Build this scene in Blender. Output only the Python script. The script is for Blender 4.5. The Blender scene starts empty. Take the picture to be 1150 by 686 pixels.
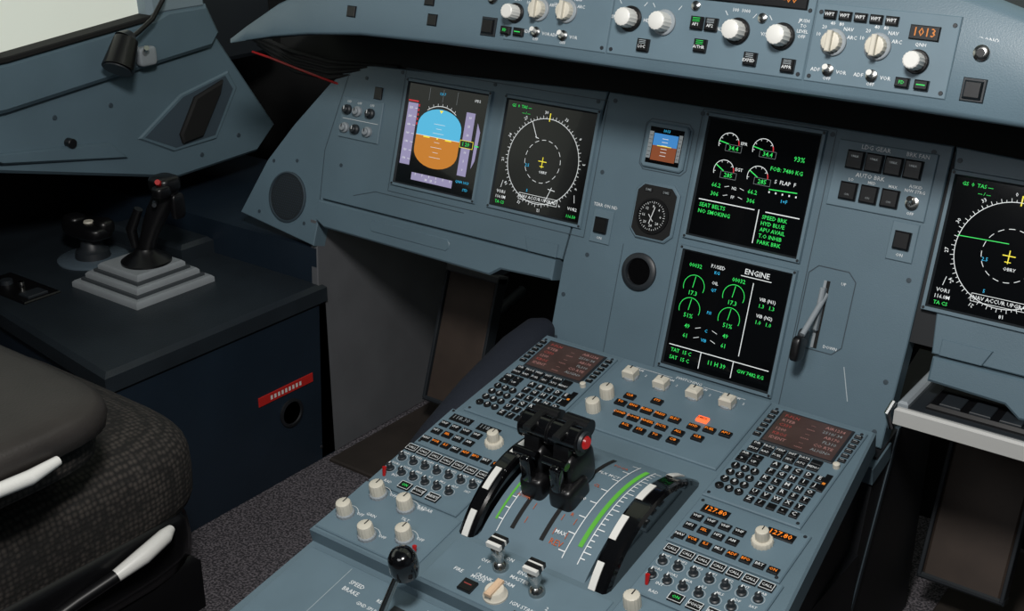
import bpy, math, random
from mathutils import Matrix, Vector
random.seed(4)
sc=bpy.context.scene
sc.view_settings.view_transform='Standard'
# ------------------------------------------------------------------ materials
def lin(h):
    h=h.lstrip('#'); o=[]
    for i in (0,2,4):
        c=int(h[i:i+2],16)/255; o.append(c/12.92 if c<=.04045 else ((c+.055)/1.055)**2.4)
    return o+[1]
MC={}
def mat(name,hexc,rough=.5,metal=0,noise=.0,nscale=40,bump=0,emit=0,bscale=None,coat=0,spec=.5):
    if name in MC: return MC[name]
    m=bpy.data.materials.new(name); m.use_nodes=True; nt=m.node_tree; b=nt.nodes['Principled BSDF']
    c=lin(hexc)
    b.inputs['Base Color'].default_value=c; b.inputs['Roughness'].default_value=rough; b.inputs['Metallic'].default_value=metal
    b.inputs['Specular IOR Level'].default_value=spec
    b.inputs['Coat Weight'].default_value=coat
    if emit:
        b.inputs['Emission Color'].default_value=c; b.inputs['Emission Strength'].default_value=emit
        b.inputs['Base Color'].default_value=[x*.1 for x in c[:3]]+[1]
    if noise or bump:
        tc=nt.nodes.new('ShaderNodeTexCoord')
        n=nt.nodes.new('ShaderNodeTexNoise'); n.inputs['Scale'].default_value=nscale; n.inputs['Detail'].default_value=5
        nt.links.new(tc.outputs['Object'],n.inputs['Vector'])
        if noise:
            r=nt.nodes.new('ShaderNodeValToRGB')
            r.color_ramp.elements[0].position=.3; r.color_ramp.elements[1].position=.7
            r.color_ramp.elements[0].color=[x*(1-noise) for x in c[:3]]+[1]
            r.color_ramp.elements[1].color=[min(1,x*(1+noise)) for x in c[:3]]+[1]
            nt.links.new(n.outputs['Fac'],r.inputs['Fac']); nt.links.new(r.outputs['Color'],b.inputs['Base Color'])
        if bump:
            n2=nt.nodes.new('ShaderNodeTexNoise'); n2.inputs['Scale'].default_value=bscale or 400; n2.inputs['Detail'].default_value=3
            nt.links.new(tc.outputs['Object'],n2.inputs['Vector'])
            bp=nt.nodes.new('ShaderNodeBump'); bp.inputs['Strength'].default_value=bump; bp.inputs['Distance'].default_value=.002
            nt.links.new(n2.outputs['Fac'],bp.inputs['Height']); nt.links.new(bp.outputs['Normal'],b.inputs['Normal'])
    MC[name]=m; return m
PAINT=mat('blue_grey_paint','#5b707c',.42,noise=.10,nscale=5,bump=.12,bscale=600)
PAINT2=mat('pedestal_paint','#5f737e',.42,noise=.08,nscale=8,bump=.1,bscale=600)
PAINTD=mat('dark_paint_edge','#36434c',.5)
PLATE=mat('faceplate_grey','#627783',.45,noise=.05,nscale=20)
GROOVE=mat('groove_black','#15191d',.7)
SIDEG=mat('footwell_grey','#5a5c60',.6,noise=.12,nscale=9)
NAVY=mat('console_navy','#182430',.42,noise=.15,nscale=7,bump=.2,bscale=300)
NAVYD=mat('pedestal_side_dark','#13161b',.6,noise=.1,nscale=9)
CONT=mat('console_top_dark','#20272d',.42,noise=.2,nscale=10,bump=.3,bscale=350)
BLACK=mat('black_plastic','#0d0d0f',.35)
BLACKG=mat('black_gloss','#08080a',.14,coat=.6)
BLACKM=mat('black_matte','#0a0b0c',.8)
COAM=mat('coaming_dark','#2a3034',.85,bump=.3,bscale=300)
DKGREY=mat('dark_grey_plastic','#23282d',.45)
CREAM=mat('cream_knob','#cdc8ba',.45,noise=.05,nscale=60)
WHITE=mat('white_plastic','#dcdcd8',.4)
LTGREY=mat('light_grey_plastic','#8d959b',.5)
CHROME=mat('chrome','#b9b9b6',.2,metal=1)
SCREEN=mat('screen_glass','#07080a',.12,coat=.3,spec=.4)
SCRB=mat('screen_bezel','#23282c',.4)
CDUS=mat('keypad_screen','#4a3a37',.22,noise=.15,nscale=30)
LBL=mat('label_white','#e2e6e8',.6)
LBLD=mat('label_dim','#a9b4ba',.6)
RED=mat('red_plastic','#b01515',.35)
ORTXT=mat('orange_engraving','#b5552a',.6)
GLABEL=mat('green_scale','#78e04e',.5,emit=.45)
def em(n,h,s=1.0): return mat('lit_'+n,h,.4,emit=s)
EW=em('white','#dfe3e3',.95); EG=em('green','#35e060',.95); EC=em('cyan','#35b8e8',.9); EY=em('yellow','#f0e040',1.)
EO=em('orange','#ff8a28',1.1); EA=em('amber','#d8802c',.9); EBL=em('sky','#55b6dc',.95); EBR=em('earth','#c47c2c',.92)
EL=em('lavender','#9f98bd',.8); ER=em('red','#c8323a',.9); ED=em('dimwhite','#8f9698',.6); EHOT=em('hot','#ff6a3a',1.5)
EPK=em('pinktext','#b5827c',.55); ER2=em('dimred','#a84a44',.6)
# ------------------------------------------------------------------ builder
GLY={}
def glyph(s):
    if s in GLY: return GLY[s]
    cu=bpy.data.curves.new('tmp','FONT'); cu.body=s; cu.size=1; cu.align_x='CENTER'; cu.align_y='CENTER'; cu.resolution_u=1
    cu.offset=.006
    ob=bpy.data.objects.new('tmp',cu); sc.collection.objects.link(ob)
    me=bpy.data.meshes.new_from_object(ob)
    V=[tuple(v.co) for v in me.vertices]; F=[tuple(p.vertices) for p in me.polygons]
    bpy.data.objects.remove(ob); bpy.data.curves.remove(cu); bpy.data.meshes.remove(me)
    GLY[s]=(V,F); return GLY[s]
def frame(o,u,v):
    u=Vector(u).normalized(); v=Vector(v).normalized(); w=u.cross(v)
    M=Matrix.Identity(4)
    for i in range(3): M[i][0]=u[i];M[i][1]=v[i];M[i][2]=w[i];M[i][3]=o[i]
    return M
def inset(P,d):
    n=len(P); out=[]
    for i in range(n):
        a=Vector(P[i-1]);b=Vector(P[i]);c=Vector(P[(i+1)%n])
        e1=(b-a).normalized(); e2=(c-b).normalized()
        n1=Vector((-e1.y,e1.x)); n2=Vector((-e2.y,e2.x)); k=1+n1.dot(n2)
        out.append(tuple(b+(n1+n2)*(d/max(k,.3))))
    return out
class Ob:
    def __init__(s,name,M=None):
        s.name=name; s.M=M or Matrix.Identity(4); s.V=[];s.F=[];s.I=[];s.mats=[]
    def mi(s,m):
        if m not in s.mats: s.mats.append(m)
        return s.mats.index(m)
    def add(s,P,F,m,M=None):
        M=M or s.M; b=len(s.V); s.V+= [tuple(M@Vector(p)) for p in P]; k=s.mi(m)
        for f in F: s.F.append([b+i for i in f]); s.I.append(k)
    def prism(s,P,w0,w1,m,ch=0,top=None):
        a=sum(P[i-1][0]*P[i][1]-P[i][0]*P[i-1][1] for i in range(len(P)))
        if a<0: P=P[::-1]
        n=len(P); rings=[[(x,y,w0) for x,y in P]]
        if ch>0:
            rings.append([(x,y,w1-ch) for x,y in P]); rings.append([(x,y,w1) for x,y in inset(P,ch)])
        else: rings.append([(x,y,w1) for x,y in P])
        V=sum(rings,[]); F=[list(range(n))[::-1]]
        for r in range(len(rings)-1):
            for i in range(n):
                j=(i+1)%n; F.append([r*n+i,r*n+j,(r+1)*n+j,(r+1)*n+i])
        s.add(V,F,m); t=[(len(rings)-1)*n+i for i in range(n)]
        s.add([V[i] for i in t],[list(range(n))],top or m)
    def box(s,u0,u1,v0,v1,w0,w1,m,ch=0,top=None): s.prism([(u0,v0),(u1,v0),(u1,v1),(u0,v1)],w0,w1,m,ch,top)
    def op(s,uc,vc,hu,hv,c):
        return [(uc-hu+c,vc-hv),(uc+hu-c,vc-hv),(uc+hu,vc-hv+c),(uc+hu,vc+hv-c),(uc+hu-c,vc+hv),(uc-hu+c,vc+hv),(uc-hu,vc+hv-c),(uc-hu,vc-hv+c)]
    def octo(s,uc,vc,hu,hv,c,w0,w1,m,ch=0): s.prism(s.op(uc,vc,hu,hv,c),w0,w1,m,ch)
    def octoline(s,uc,vc,hu,hv,c,w,wd,m): s.loop(s.op(uc,vc,hu,hv,c),wd,m,w)
    def loop(s,P,wd,m,w):
        for i in range(len(P)): s.seg(*P[i-1],*P[i],wd,m,w)
    def rod(s,p0,p1,r0,r1,m,n=20,cap=True,M=None):
        p0=Vector(p0);p1=Vector(p1);d=(p1-p0).normalized(); a=Vector((1,0,0)) if abs(d.x)<.9 else Vector((0,1,0))
        e=d.cross(a).normalized(); g=d.cross(e)
        V=[];F=[]
        for p,r in((p0,r0),(p1,r1)):
            for i in range(n):
                t=2*math.pi*i/n; V.append(p+e*math.cos(t)*r+g*math.sin(t)*r)
        for i in range(n): j=(i+1)%n; F.append([i,i+n,j+n,j])
        if cap: F+= [list(range(n)),list(range(2*n-1,n-1,-1))]
        s.add(V,F,m,M)
    def lathe(s,u,v,prof,m,n=24,flute=0):
        V=[];F=[]
        for r,w in prof:
            for i in range(n):
                t=2*math.pi*i/n; rr=r*(1-(flute if i%2 else 0)); V.append((u+rr*math.cos(t),v+rr*math.sin(t),w))
        k=len(prof)
        for a in range(k-1):
            for i in range(n):
                j=(i+1)%n; F.append([a*n+i,a*n+j,(a+1)*n+j,(a+1)*n+i])
        F.append([(k-1)*n+i for i in range(n)]); F.append([i for i in range(n)][::-1])
        s.add(V,F,m)
    def tube(s,pts,r,m,n=10,M=None):
        pts=[Vector(p) for p in pts]; rs=r if isinstance(r,(list,tuple)) else [r]*len(pts)
        V=[];F=[]; prev=None
        for k,p in enumerate(pts):
            d=(pts[min(k+1,len(pts)-1)]-pts[max(k-1,0)]).normalized()
            if prev is None: prev=d.cross(Vector((0,0,1)) if abs(d.z)<.9 else Vector((1,0,0))).normalized()
            e=(prev-d*prev.dot(d)).normalized(); prev=e; g=d.cross(e)
            for i in range(n):
                t=2*math.pi*i/n; V.append(p+(e*math.cos(t)+g*math.sin(t))*rs[k])
        for k in range(len(pts)-1):
            for i in range(n): j=(i+1)%n; F.append([k*n+i,k*n+j,(k+1)*n+j,(k+1)*n+i])
        F.append(list(range(n))[::-1]); F.append([(len(pts)-1)*n+i for i in range(n)])
        s.add(V,F,m,M)
    def sq(s,c,r,m,e1=.3,e2=.3,nu=28,nv=16,M=None,fn=None):
        f=lambda x,e: math.copysign(abs(x)**e,x)
        V=[];F=[]
        for j in range(nv+1):
            b=-math.pi/2+math.pi*j/nv
            for i in range(nu):
                a=2*math.pi*i/nu
                p=(c[0]+r[0]*f(math.cos(b),e1)*f(math.cos(a),e2),c[1]+r[1]*f(math.cos(b),e1)*f(math.sin(a),e2),c[2]+r[2]*f(math.sin(b),e1))
                V.append(fn(p) if fn else p)
        for j in range(nv):
            for i in range(nu): k=(i+1)%nu; F.append([j*nu+i,j*nu+k,(j+1)*nu+k,(j+1)*nu+i])
        s.add(V,F,m,M)
    def seg(s,u0,v0,u1,v1,wd,m,w):
        d=Vector((u1-u0,v1-v0)); 
        if d.length<1e-7: return
        d.normalize(); n=Vector((-d.y,d.x))*wd/2
        s.add([(u0-n.x,v0-n.y,w),(u1-n.x,v1-n.y,w),(u1+n.x,v1+n.y,w),(u0+n.x,v0+n.y,w)],[[0,1,2,3]],m)
    def rect(s,u0,u1,v0,v1,m,w): s.add([(u0,v0,w),(u1,v0,w),(u1,v1,w),(u0,v1,w)],[[0,1,2,3]],m)
    def poly(s,P,m,w): s.add([(x,y,w) for x,y in P],[list(range(len(P)))],m)
    def outline(s,u0,u1,v0,v1,wd,m,w): s.loop([(u0,v0),(u1,v0),(u1,v1),(u0,v1)],wd,m,w)
    def arc(s,cu,cv,r,wd,a0,a1,m,w,n=32):
        V=[];F=[]
        for i in range(n+1):
            t=math.radians(a0+(a1-a0)*i/n)
            V+=[(cu+(r-wd/2)*math.cos(t),cv+(r-wd/2)*math.sin(t),w),(cu+(r+wd/2)*math.cos(t),cv+(r+wd/2)*math.sin(t),w)]
        for i in range(n): F.append([2*i,2*i+1,2*i+3,2*i+2])
        s.add(V,F,m)
    def text(s,t,u,v,sz,m,w,al='C',rot=0):
        V,F=glyph(t)
        if not V: return
        x0=min(p[0] for p in V);x1=max(p[0] for p in V); ox={'C':0,'L':-x0,'R':-x1}[al]
        c,q=math.cos(rot),math.sin(rot)
        s.add([(u+((x+ox)*c-y*q)*sz,v+((x+ox)*q+y*c)*sz,w) for x,y,z in V],F,m)
    def done(s,ang=38):
        me=bpy.data.meshes.new(s.name); me.from_pydata(s.V,[],s.F)
        for m in s.mats: me.materials.append(m)
        me.polygons.foreach_set('material_index',s.I)
        me.polygons.foreach_set('use_smooth',[True]*len(me.polygons))
        me.set_sharp_from_angle(angle=math.radians(ang))
        o=bpy.data.objects.new(s.name,me); sc.collection.objects.link(o)
        return o
# ------------------------------------------------------------------ frames
t=math.radians(16.48); tp=math.radians(11.51); tg=.26
PF=frame((0,0,0),(1,0,0),(0,math.sin(t),math.cos(t)))
DF=frame((0,0,-.2061),(1,0,0),(0,math.cos(tp),math.sin(tp)))
GF=frame((0,-.1736,.2213),(1,0,0),(0,math.sin(tg),math.cos(tg)))
def gv(z): return (z-.2213)/math.cos(tg)
SIDEF=lambda x: frame((x,0,0),(0,1,0),(0,0,1))   # u=y, v=z, w=+x
FZ=-.666
# ------------------------------------------------------------------ instrument panel
o=Ob('instrument_panel',PF)
TH=-.03
L=[(-.79,.101),(-.844,.062),(-.922,-.027),(-.978,-.102),(-1.031,-.211),(-.829,-.236),(-.824,-.147),(-.295,-.147),(-.2665,.122)]
for sx in (1,-1):
    o.prism([(x*sx,y) for x,y in L],TH,0,PAINT,.0015)
o.prism([(-.2635,.122),(.2635,.122),(.262,-.147),(.258,-.29),(-.292,-.29),(-.292,-.147)],TH,0,PAINT,.0015)
o.prism([(-.8,.1),(-.27,.115),(.27,.115),(.8,.1),(.8,-.14),(-.8,-.14)],TH-.01,-.006,GROOVE)
for sx in (1,-1):
    o.seg(-.80*sx,.095,-.835*sx,-.06,.0014,PAINTD,.0004); o.seg(-.835*sx,-.06,-.829*sx,-.15,.0014,PAINTD,.0004)
    o.prism([(x*sx,y) for x,y in [(-.822,-.149),(-.30,-.149),(-.30,-.182),(-.40,-.186),(-.42,-.2),(-.80,-.196),(-.822,-.186)]],TH,.012,PAINT,.003)
    o.seg(-.75*sx,-.128,-.70*sx,-.112,.0012,PAINTD,.0005); o.seg(-.70*sx,-.112,-.50*sx,-.112,.0012,PAINTD,.0005)
    o.prism([(-.37*sx,-.125),(-.305*sx,-.125),(-.305*sx,-.147),(-.36*sx,-.147)],0,.003,PAINT,.001)
    o.octo(-.60*sx,-.170,.09,.010,.006,.012,.0135,PAINT,.001)
    o.lathe(-.911*sx,-.160,[(.0475,0),(.0475,.003),(.0445,.004),(.0435,.001)],PAINTD,36)
    o.lathe(-.911*sx,-.160,[(.043,0),(.043,.0015)],DKGREY,36)
    for i in range(-8,9):
        for j in range(-8,9):
            x=i*.005+(j%2)*.0025; y=j*.0045
            if x*x+y*y<.0395**2: o.add([(-.911*sx+x+a,-.16+y+b,.0018) for a,b in((-.0013,0),(0,-.0013),(.0013,0),(0,.0013))],[[0,1,2,3]],PAINTD)
for x,y in [(-.25,.11),(.24,.11),(-.25,.0),(-.25,-.13),(-.28,-.2),(-.28,-.27),(.245,-.2),(.245,-.27),(.245,-.06),(.1,.112),(-.1,.112),(-.28,.105),(-.48,.105),(-.68,.1),(-.76,.08),(-.79,-.08),(-.9,-.09),(-.98,-.2),(-.86,-.2),(-.96,-.1),(.275,.105)]:
    o.lathe(x,y,[(.0035,0),(.0035,.0008),(.001,.0009)],PAINTD,10)
o.octoline(-.149,.055,.040,.038,.008,.0006,.0012,PAINTD)
for (x0,x1,y0,y1) in [(-.672,-.262,-.105,.108),(-.1,.105,-.275,.119)]:
    o.outline(x0,x1,y0,y1,.0012,PAINTD,.0005)
o.seg(-.19,-.10,-.19,-.29,.001,PAINTD,.0005)
o.octoline(.142,-.125,.034,.058,.012,.0006,.0014,PAINTD)
o.box(.136,.141,-.18,-.085,-.004,.001,BLACKM)
o.box(.1325,.1365,-.18,-.085,0,.002,LTGREY)
for k in range(3): o.text(['UP','','DOWN'][k],.160,-.085-.045*k,.006,LBL,.0006)
o.box(-.806,-.71,-.03,.042,0,.003,PLATE,.001)
for i,(x,y) in enumerate([(-.79,.02),(-.765,.02),(-.735,.02),(-.79,-.012),(-.765,-.012),(-.735,-.012)]):
    o.lathe(x,y,[(.009,.003),(.009,.008),(.006,.010),(.006,.014),(.005,.015)],LTGREY if i%2 else DKGREY,18); o.rect(x-.001,x+.001,y,y+.006,BLACKM if i%2 else LBL,.0155)
o.seg(-.8,.004,-.715,.004,.0008,LBL,.0035); o.box(-.735,-.718,.047,.068,0,.004,BLACK,.001)
for x in (-.79,-.765,-.735): o.text('OFF',x,.034,.006,LBL,.0033)
o.lathe(-.154,-.136,[(.029,0),(.029,.004),(.026,.006),(.021,.006),(.020,.003),(.0199,.001)],DKGREY,36); o.lathe(-.154,-.136,[(.0198,0),(.0198,.0015)],BLACKG,30)
for (x,y) in [(-.233,-.078),(.226,-.008)]:
    o.box(x-.018,x+.018,y-.030,y+.022,0,.0025,PLATE,.001); o.box(x-.011,x+.011,y-.014,y+.010,0,.009,BLACK,.002)
    o.text('TERR ON ND',x,y+.028,.0072,LBL,.0006); o.text('ON',x,y-.022,.006,LBL,.003)
o.box(.112,.248,.018,.108,0,.003,PLATE,.001)
o.text('LDG GEAR',.165,.102,.0085,LBL,.0034); o.text('BRK FAN',.222,.102,.0078,LBL,.0034)
for i in range(4):
    x=.129+.0265*i; o.box(x-.0005,x+.0235,.071,.096,.003,.009,BLACK,.002); o.text('UNLK',x+.0115,.088,.004,ED,.0093)
    o.seg(x+.002,.083,x+.021,.083,.0005,DKGREY,.0093)
o.text('AUTO BRK',.165,.064,.0082,LBL,.0034)
for i,n in enumerate(['LO','MED','MAX']):
    x=.129+.029*i; o.box(x-.001,x+.023,.029,.053,.003,.009,BLACK,.002); o.text(n,x+.011,.0565,.0055,LBL,.0034); o.text('ON',x+.011,.036,.004,ED,.0093)
o.lathe(.228,.040,[(.009,.003),(.009,.006),(.006,.007),(.005,.007)],CHROME,20); o.rod((.228,.040,.006),(.228,.046,.02),.003,.004,CHROME,12)
o.text('A/SKID',.228,.0615,.0058,LBL,.0034); o.text('N/W STRG',.228,.0555,.0058,LBL,.0034); o.text('OFF',.228,.026,.0055,LBL,.0034)
o.seg(.185,-.195,.20,-.24,.0012,LBLD,.0005)
o.done()
o=Ob('landing_gear_lever',PF)
o.rod((.1385,-.10,-.005),(.134,-.160,.045),.004,.004,LTGREY,12)
o.box(.132,.139,-.155,-.095,.002,.012,LTGREY,.002)
o.sq((.131,-.180,.042),(.007,.018,.014),BLACK,.5,.5)
o.sq((.131,-.166,.033),(.006,.014,.011),DKGREY,.6,.6)
o.done()
# ------------------------------------------------------------------ display units
def du(name,xc,vc,h=.085):
    M=PF@Matrix.Translation((xc,vc,0)); o=Ob(name,M); H=.0935
    a=[(-H,-H),(H,-H),(H,H),(-H,H)]; b=[(-h,-h),(h,-h),(h,h),(-h,h)]
    V=[(x,y,0) for x,y in a]+[(x*.985,y*.985,.005) for x,y in a]+[(x*1.03,y*1.03,.005) for x,y in b]+[(x,y,.0015) for x,y in b]
    F=[]
    for r in range(3):
        for i in range(4): j=(i+1)%4; F.append([r*4+i,r*4+j,r*4+4+j,r*4+4+i])
    o.add(V[:12],[f for f in F if max(f)<12],PLATE); o.add(V[8:],[[i,(i+1)%4,4+(i+1)%4,4+i] for i in range(4)],SCRB)
    o.rect(-h,h,-h,h,SCREEN,.0015)
    for x in(-1,1):
        for y in (-1,1): o.lathe(x*(H-.004),y*(H-.004),[(.0022,.005),(.0018,.006)],DKGREY,8)
    return o,h
WS=.0019
def nav(name,xc,course):
    o,h=du(name,xc,0); cx,cy=0.0,-.03*h; R=.80*h
    o.arc(cx,cy,R,.0009,0,360,EW,WS,72)
    for i in range(72):
        a=math.radians(i*5); l=.005 if i%2==0 else .003
        o.seg(cx+R*math.cos(a),cy+R*math.sin(a),cx+(R+l)*math.cos(a),cy+(R+l)*math.sin(a),.0007,EW,WS)
        if i%6==0: 
            aa=a+.1; o.text(str((39-i//2+(6 if course else 0))%36),cx+(R+.0095)*math.cos(aa),cy+(R+.0095)*math.sin(aa),.0068,EW,WS,rot=aa-math.pi/2)
    for i in range(16): o.arc(cx,cy,R*.5,.0008,i*360/16,i*360/16+13,EW,WS,5)
    o.seg(cx-.008,cy,cx+.008,cy,.0013,EY,WS); o.seg(cx,cy+.007,cx,cy-.010,.0013,EY,WS); o.seg(cx-.004,cy-.008,cx+.004,cy-.008,.0011,EY,WS)
    o.text('GS  0  TAS ---',-.9*h,.91*h,.0068,EG,WS,'L'); o.text('--- / ---',-.55*h,.80*h,.0058,EG,WS,'C')
    o.seg(cx,cy+R-.004,cx,cy+R+.009,.0018,EY,WS)
    if course==0:
        a=math.radians(118); o.seg(cx+R*math.cos(a),cy+R*math.sin(a),cx+.58*R*math.cos(a),cy+.58*R*math.sin(a),.001,EW,WS); o.seg(cx+.58*R*math.cos(a)-.003,cy+.58*R*math.sin(a)+.002,cx+.58*R*math.cos(a)+.004,cy+.58*R*math.sin(a),.001,EW,WS)
        o.seg(cx+.25*R,cy-.92*R,cx+.38*R,cy-.55*R,.001,EW,WS); o.seg(cx+.28*R,cy-.6*R,cx+.48*R,cy-.62*R,.001,EW,WS)
    else:
        o.seg(cx-R,cy+.20*R,cx-.05*R,cy+.22*R,.001,EG,WS)
    o.text('2.5',cx-.028,cy-.010,.0068,EC,WS); o.text('5',cx-.020,cy-.050,.0064,EC,WS); o.text('OBRY',cx+.004,cy-.017,.0060,EW,WS)
    o.outline(-.40*h,.48*h,-.80*h,-.68*h,.0007,EW,WS); o.text('NAV ACCUR UPGRAD',.04*h,-.74*h,.0072,EW,WS)
    o.text('VOR1',-.93*h,-.74*h,.0072,EW,WS,'L'); o.text('116.0M',-.93*h,-.84*h,.0070,EW,WS,'L'); o.text('TA CS',-.93*h,-.94*h,.0068,EG,WS,'L')
    o.text('VOR2',.93*h,-.78*h,.0070,EW,WS,'R'); o.text('116.50',.93*h,-.92*h,.0068,EG,WS,'R')
    o.seg(-.85*h,-.66*h,-.82*h,-.52*h,.0008,EW,WS); o.seg(.85*h,-.66*h,.82*h,-.52*h,.0008,EW,WS)
    o.done()
nav('navigation_display',-.3617,0); nav('navigation_display',.3617,1)
def pfd(xc):
    o,h=du('primary_flight_display',xc,0)
    def R_(a,b,c,d,m,w=WS): o.rect(a*h,b*h,c*h,d*h,m,w)
    R_(-.96,-.70,-.62,.62,EL); R_(.54,.76,-.62,.62,EL)
    n=14
    xl,xr=-.64,.48
    xc2=(xl+xr)/2; hw=(xr-xl)/2
    up=[(xc2+hw*math.cos(a)*1.0,.22+.36*math.sin(a)) for a in [math.pi*i/n for i in range(n+1)]]
    o.poly([(xr*h,.02*h)]+[(x*h,y*h) for x,y in up]+[(xl*h,.02*h)],EBL,WS)
    dn=[(xc2+hw*math.cos(a),-.26-.34*math.sin(a)) for a in [math.pi*i/n for i in range(n+1)]]
    o.poly([(xl*h,.02*h)]+[(x*h,y*h) for x,y in dn[::-1]]+[(xr*h,.02*h)],EBR,WS)
    o.seg(xl*h,.02*h,xr*h,.02*h,.0008,EW,WS+.0003)
    for i,k in enumerate([.1,.19,.28,-.08,-.18,-.28,-.38]):
        l=.07 if i%2 else .14; o.seg((xc2-l)*h,k*h,(xc2+l)*h,k*h,.0006,EW,WS+.0003)
    o.seg((xc2-.36)*h,-.0*h,(xc2-.20)*h,-.0*h,.0022,EY,WS+.0005); o.seg((xc2+.36)*h,-.0*h,(xc2+.20)*h,-.0*h,.0022,EY,WS+.0005)
    o.seg((xc2-.02)*h,-.0*h,(xc2+.02)*h,-.0*h,.0026,EY,WS+.0005)
    o.poly([((xc2-.05)*h,.56*h),((xc2+.05)*h,.56*h),(xc2*h,.50*h)][::-1],EY,WS+.0005)
    for x in (-.45,-.1,.26): o.seg(x*h,.72*h,x*h,.97*h,.0006,ED,WS)
    o.arc(xc2*h,-.0*h,.64*h,.001,55,125,EW,WS,16)
    for k in range(7):
        a=math.radians(60+k*10); o.seg((xc2+.64*math.cos(a))*h,.64*h*math.sin(a),(xc2+.69*math.cos(a))*h,.69*h*math.sin(a),.0007,EW,WS)
    for i in range(7):
        y=-.5+.17*i; o.seg(-.77*h,y*h,-.70*h,y*h,.0007,EW,WS+.0003); o.text(str(100+20*i),-.87*h,y*h,.0052,EW,WS+.0003)
        o.text(str(5*i),.65*h,y*h,.0052,EW,WS+.0003)
    o.seg(-.96*h,.66*h,-.70*h,.66*h,.0024,ER,WS+.0004)
    for i in range(5): o.rect(-.685*h,-.655*h,(.20+.09*i)*h,(.25+.09*i)*h,ER,WS)
    o.rect(.50*h,.78*h,-.07*h,.07*h,SCREEN,WS+.0004); o.text('1 20',.64*h,0,.009,EG,WS+.0006)
    o.outline(.50*h,.82*h,-.07*h,.07*h,.0008,EY,WS+.0006)
    o.poly([(.85*h,-.45*h),(.92*h,-.28*h),(.94*h,.28*h),(.85*h,.45*h)],EL,WS); o.seg(.86*h,0,.96*h,0,.002,EG,WS+.0003)
    R_(-.60,.46,-.90,-.75,EL) 
    for i in range(6): o.seg((-.5+.18*i)*h,-.75*h,(-.5+.18*i)*h,-.80*h,.0008,EW,WS+.0003) 
    o.text('34    35    0',-.09*h,-.85*h,.0055,EW,WS+.0004)
    o.text('120.7',-.12*h,.88*h,.006,EC,WS); o.text('QNH 1013',.70*h,-.74*h,.0062,EC,WS); o.text('1FD2',.76*h,.86*h,.006,EW,WS); o.text('STD',.8*h,-.88*h,.006,EC,WS)
    o.done()
pfd(-.5731); pfd(.5731)
o,h=du('engine_warning_display',0,.0226)
for gx,gy in [(-.72,.62),(-.02,.62),(-.72,.16),(-.02,.16)]:
    X,Y=(gx+.08)*h*.9,gy*h; r=.185*h
    o.arc(X,Y,r,.0009,25,200,EW,WS,24); o.arc(X,Y,r,.0016,0,26,ER,WS,6)
    for k in range(5): a=math.radians(35+k*38); o.seg(X+r*.8*math.cos(a),Y+r*.8*math.sin(a),X+r*math.cos(a),Y+r*math.sin(a),.0007,EW,WS)
    a=math.radians(170 if gy>.5 else 150); o.seg(X,Y,X+r*1.05*math.cos(a),Y+r*1.05*math.sin(a),.0014,EG,WS)
    o.outline(X-.004,X+.021,Y-.010,Y-.0005,.0005,ED,WS); o.text('34.4' if gy>.5 else '285',X+.0085,Y-.0055,.009,EG,WS)
o.text('EPR',-.30*h,.66*h,.0064,EW,WS); o.text('EGT',-.30*h,.22*h,.0064,EW,WS)
for i,(l,m_,r_) in enumerate([('66.2','N2','66.2'),('306','FF','306')]):
    y=(-.10-.15*i)*h; o.text(l,-.66*h,y,.0086,EG,WS); o.text(m_,-.32*h,y,.0060,EW,WS); o.text(r_,.02*h,y,.0086,EG,WS)
    o.seg(-.5*h,y,-.42*h,y+.002,.0007,EW,WS); o.seg(-.22*h,y+.002,-.14*h,y,.0007,EW,WS)
o.text('93%',.72*h,.56*h,.0100,EG,WS)
o.text('FOB: 7480 KG',.54*h,.34*h,.0082,EG,WS); o.text('S  FLAP  F',.56*h,.14*h,.0078,EW,WS); o.seg(.3*h,.0*h,.8*h,.02*h,.0014,EG,WS)
for k in range(5): o.rect((.3+.12*k)*h,(.325+.12*k)*h,-.06*h,-.03*h,EW,WS)
o.text('1+F',.60*h,-.16*h,.0070,EC,WS)
o.seg(-.93*h,-.38*h,.12*h,-.38*h,.0014,EW,WS); o.seg(.32*h,-.38*h,.93*h,-.38*h,.0014,EW,WS); o.seg(.20*h,-.36*h,.20*h,-.93*h,.0014,EW,WS)
for i,s_ in enumerate(['SEAT BELTS','NO SMOKING']): o.text(s_,-.9*h,(-.47-.11*i)*h,.0082,EG,WS,'L')
for i,s_ in enumerate(['SPEED BRK','HYD BLUE','APU AVAIL','T.O INHIB','PARK BRK']): o.text(s_,.28*h,(-.47-.105*i)*h,.0080,EG,WS,'L')
o.done()
o,h=du('systems_display',0,-.1733)
o.text('ENGINE',.40*h,.88*h,.0110,EW,WS); o.seg(.12*h,.80*h,.68*h,.80*h,.0011,EW,WS)
o.text('F.USED',-.32*h,.84*h,.0074,EW,WS); o.text('KG',-.32*h,.74*h,.0064,EC,WS); o.text('00032',-.74*h,.78*h,.0084,EG,WS); o.text('00032',.10*h,.70*h,.0084,EG,WS)
for gx,gy in [(-.70,.42),(.06,.42),(-.70,.02),(.06,.02)]:
    X,Y=gx*h,gy*h; r=.20*h; o.arc(X,Y,r,.0009,-20,200,EG,WS,24)
    o.seg(X-.02*h,Y-.1*r,X+.005*h,Y+r*.9,.001,EG,WS)
    o.text('17.3' if gy>.3 else '51%',X,Y-.010,.0090,EG,WS)
o.text('OIL',-.32*h,.56*h,.0066,EW,WS); o.text('QT',-.32*h,.44*h,.006,EC,WS); o.text('PSI',-.32*h,.04*h,.006,EC,WS)
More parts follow.
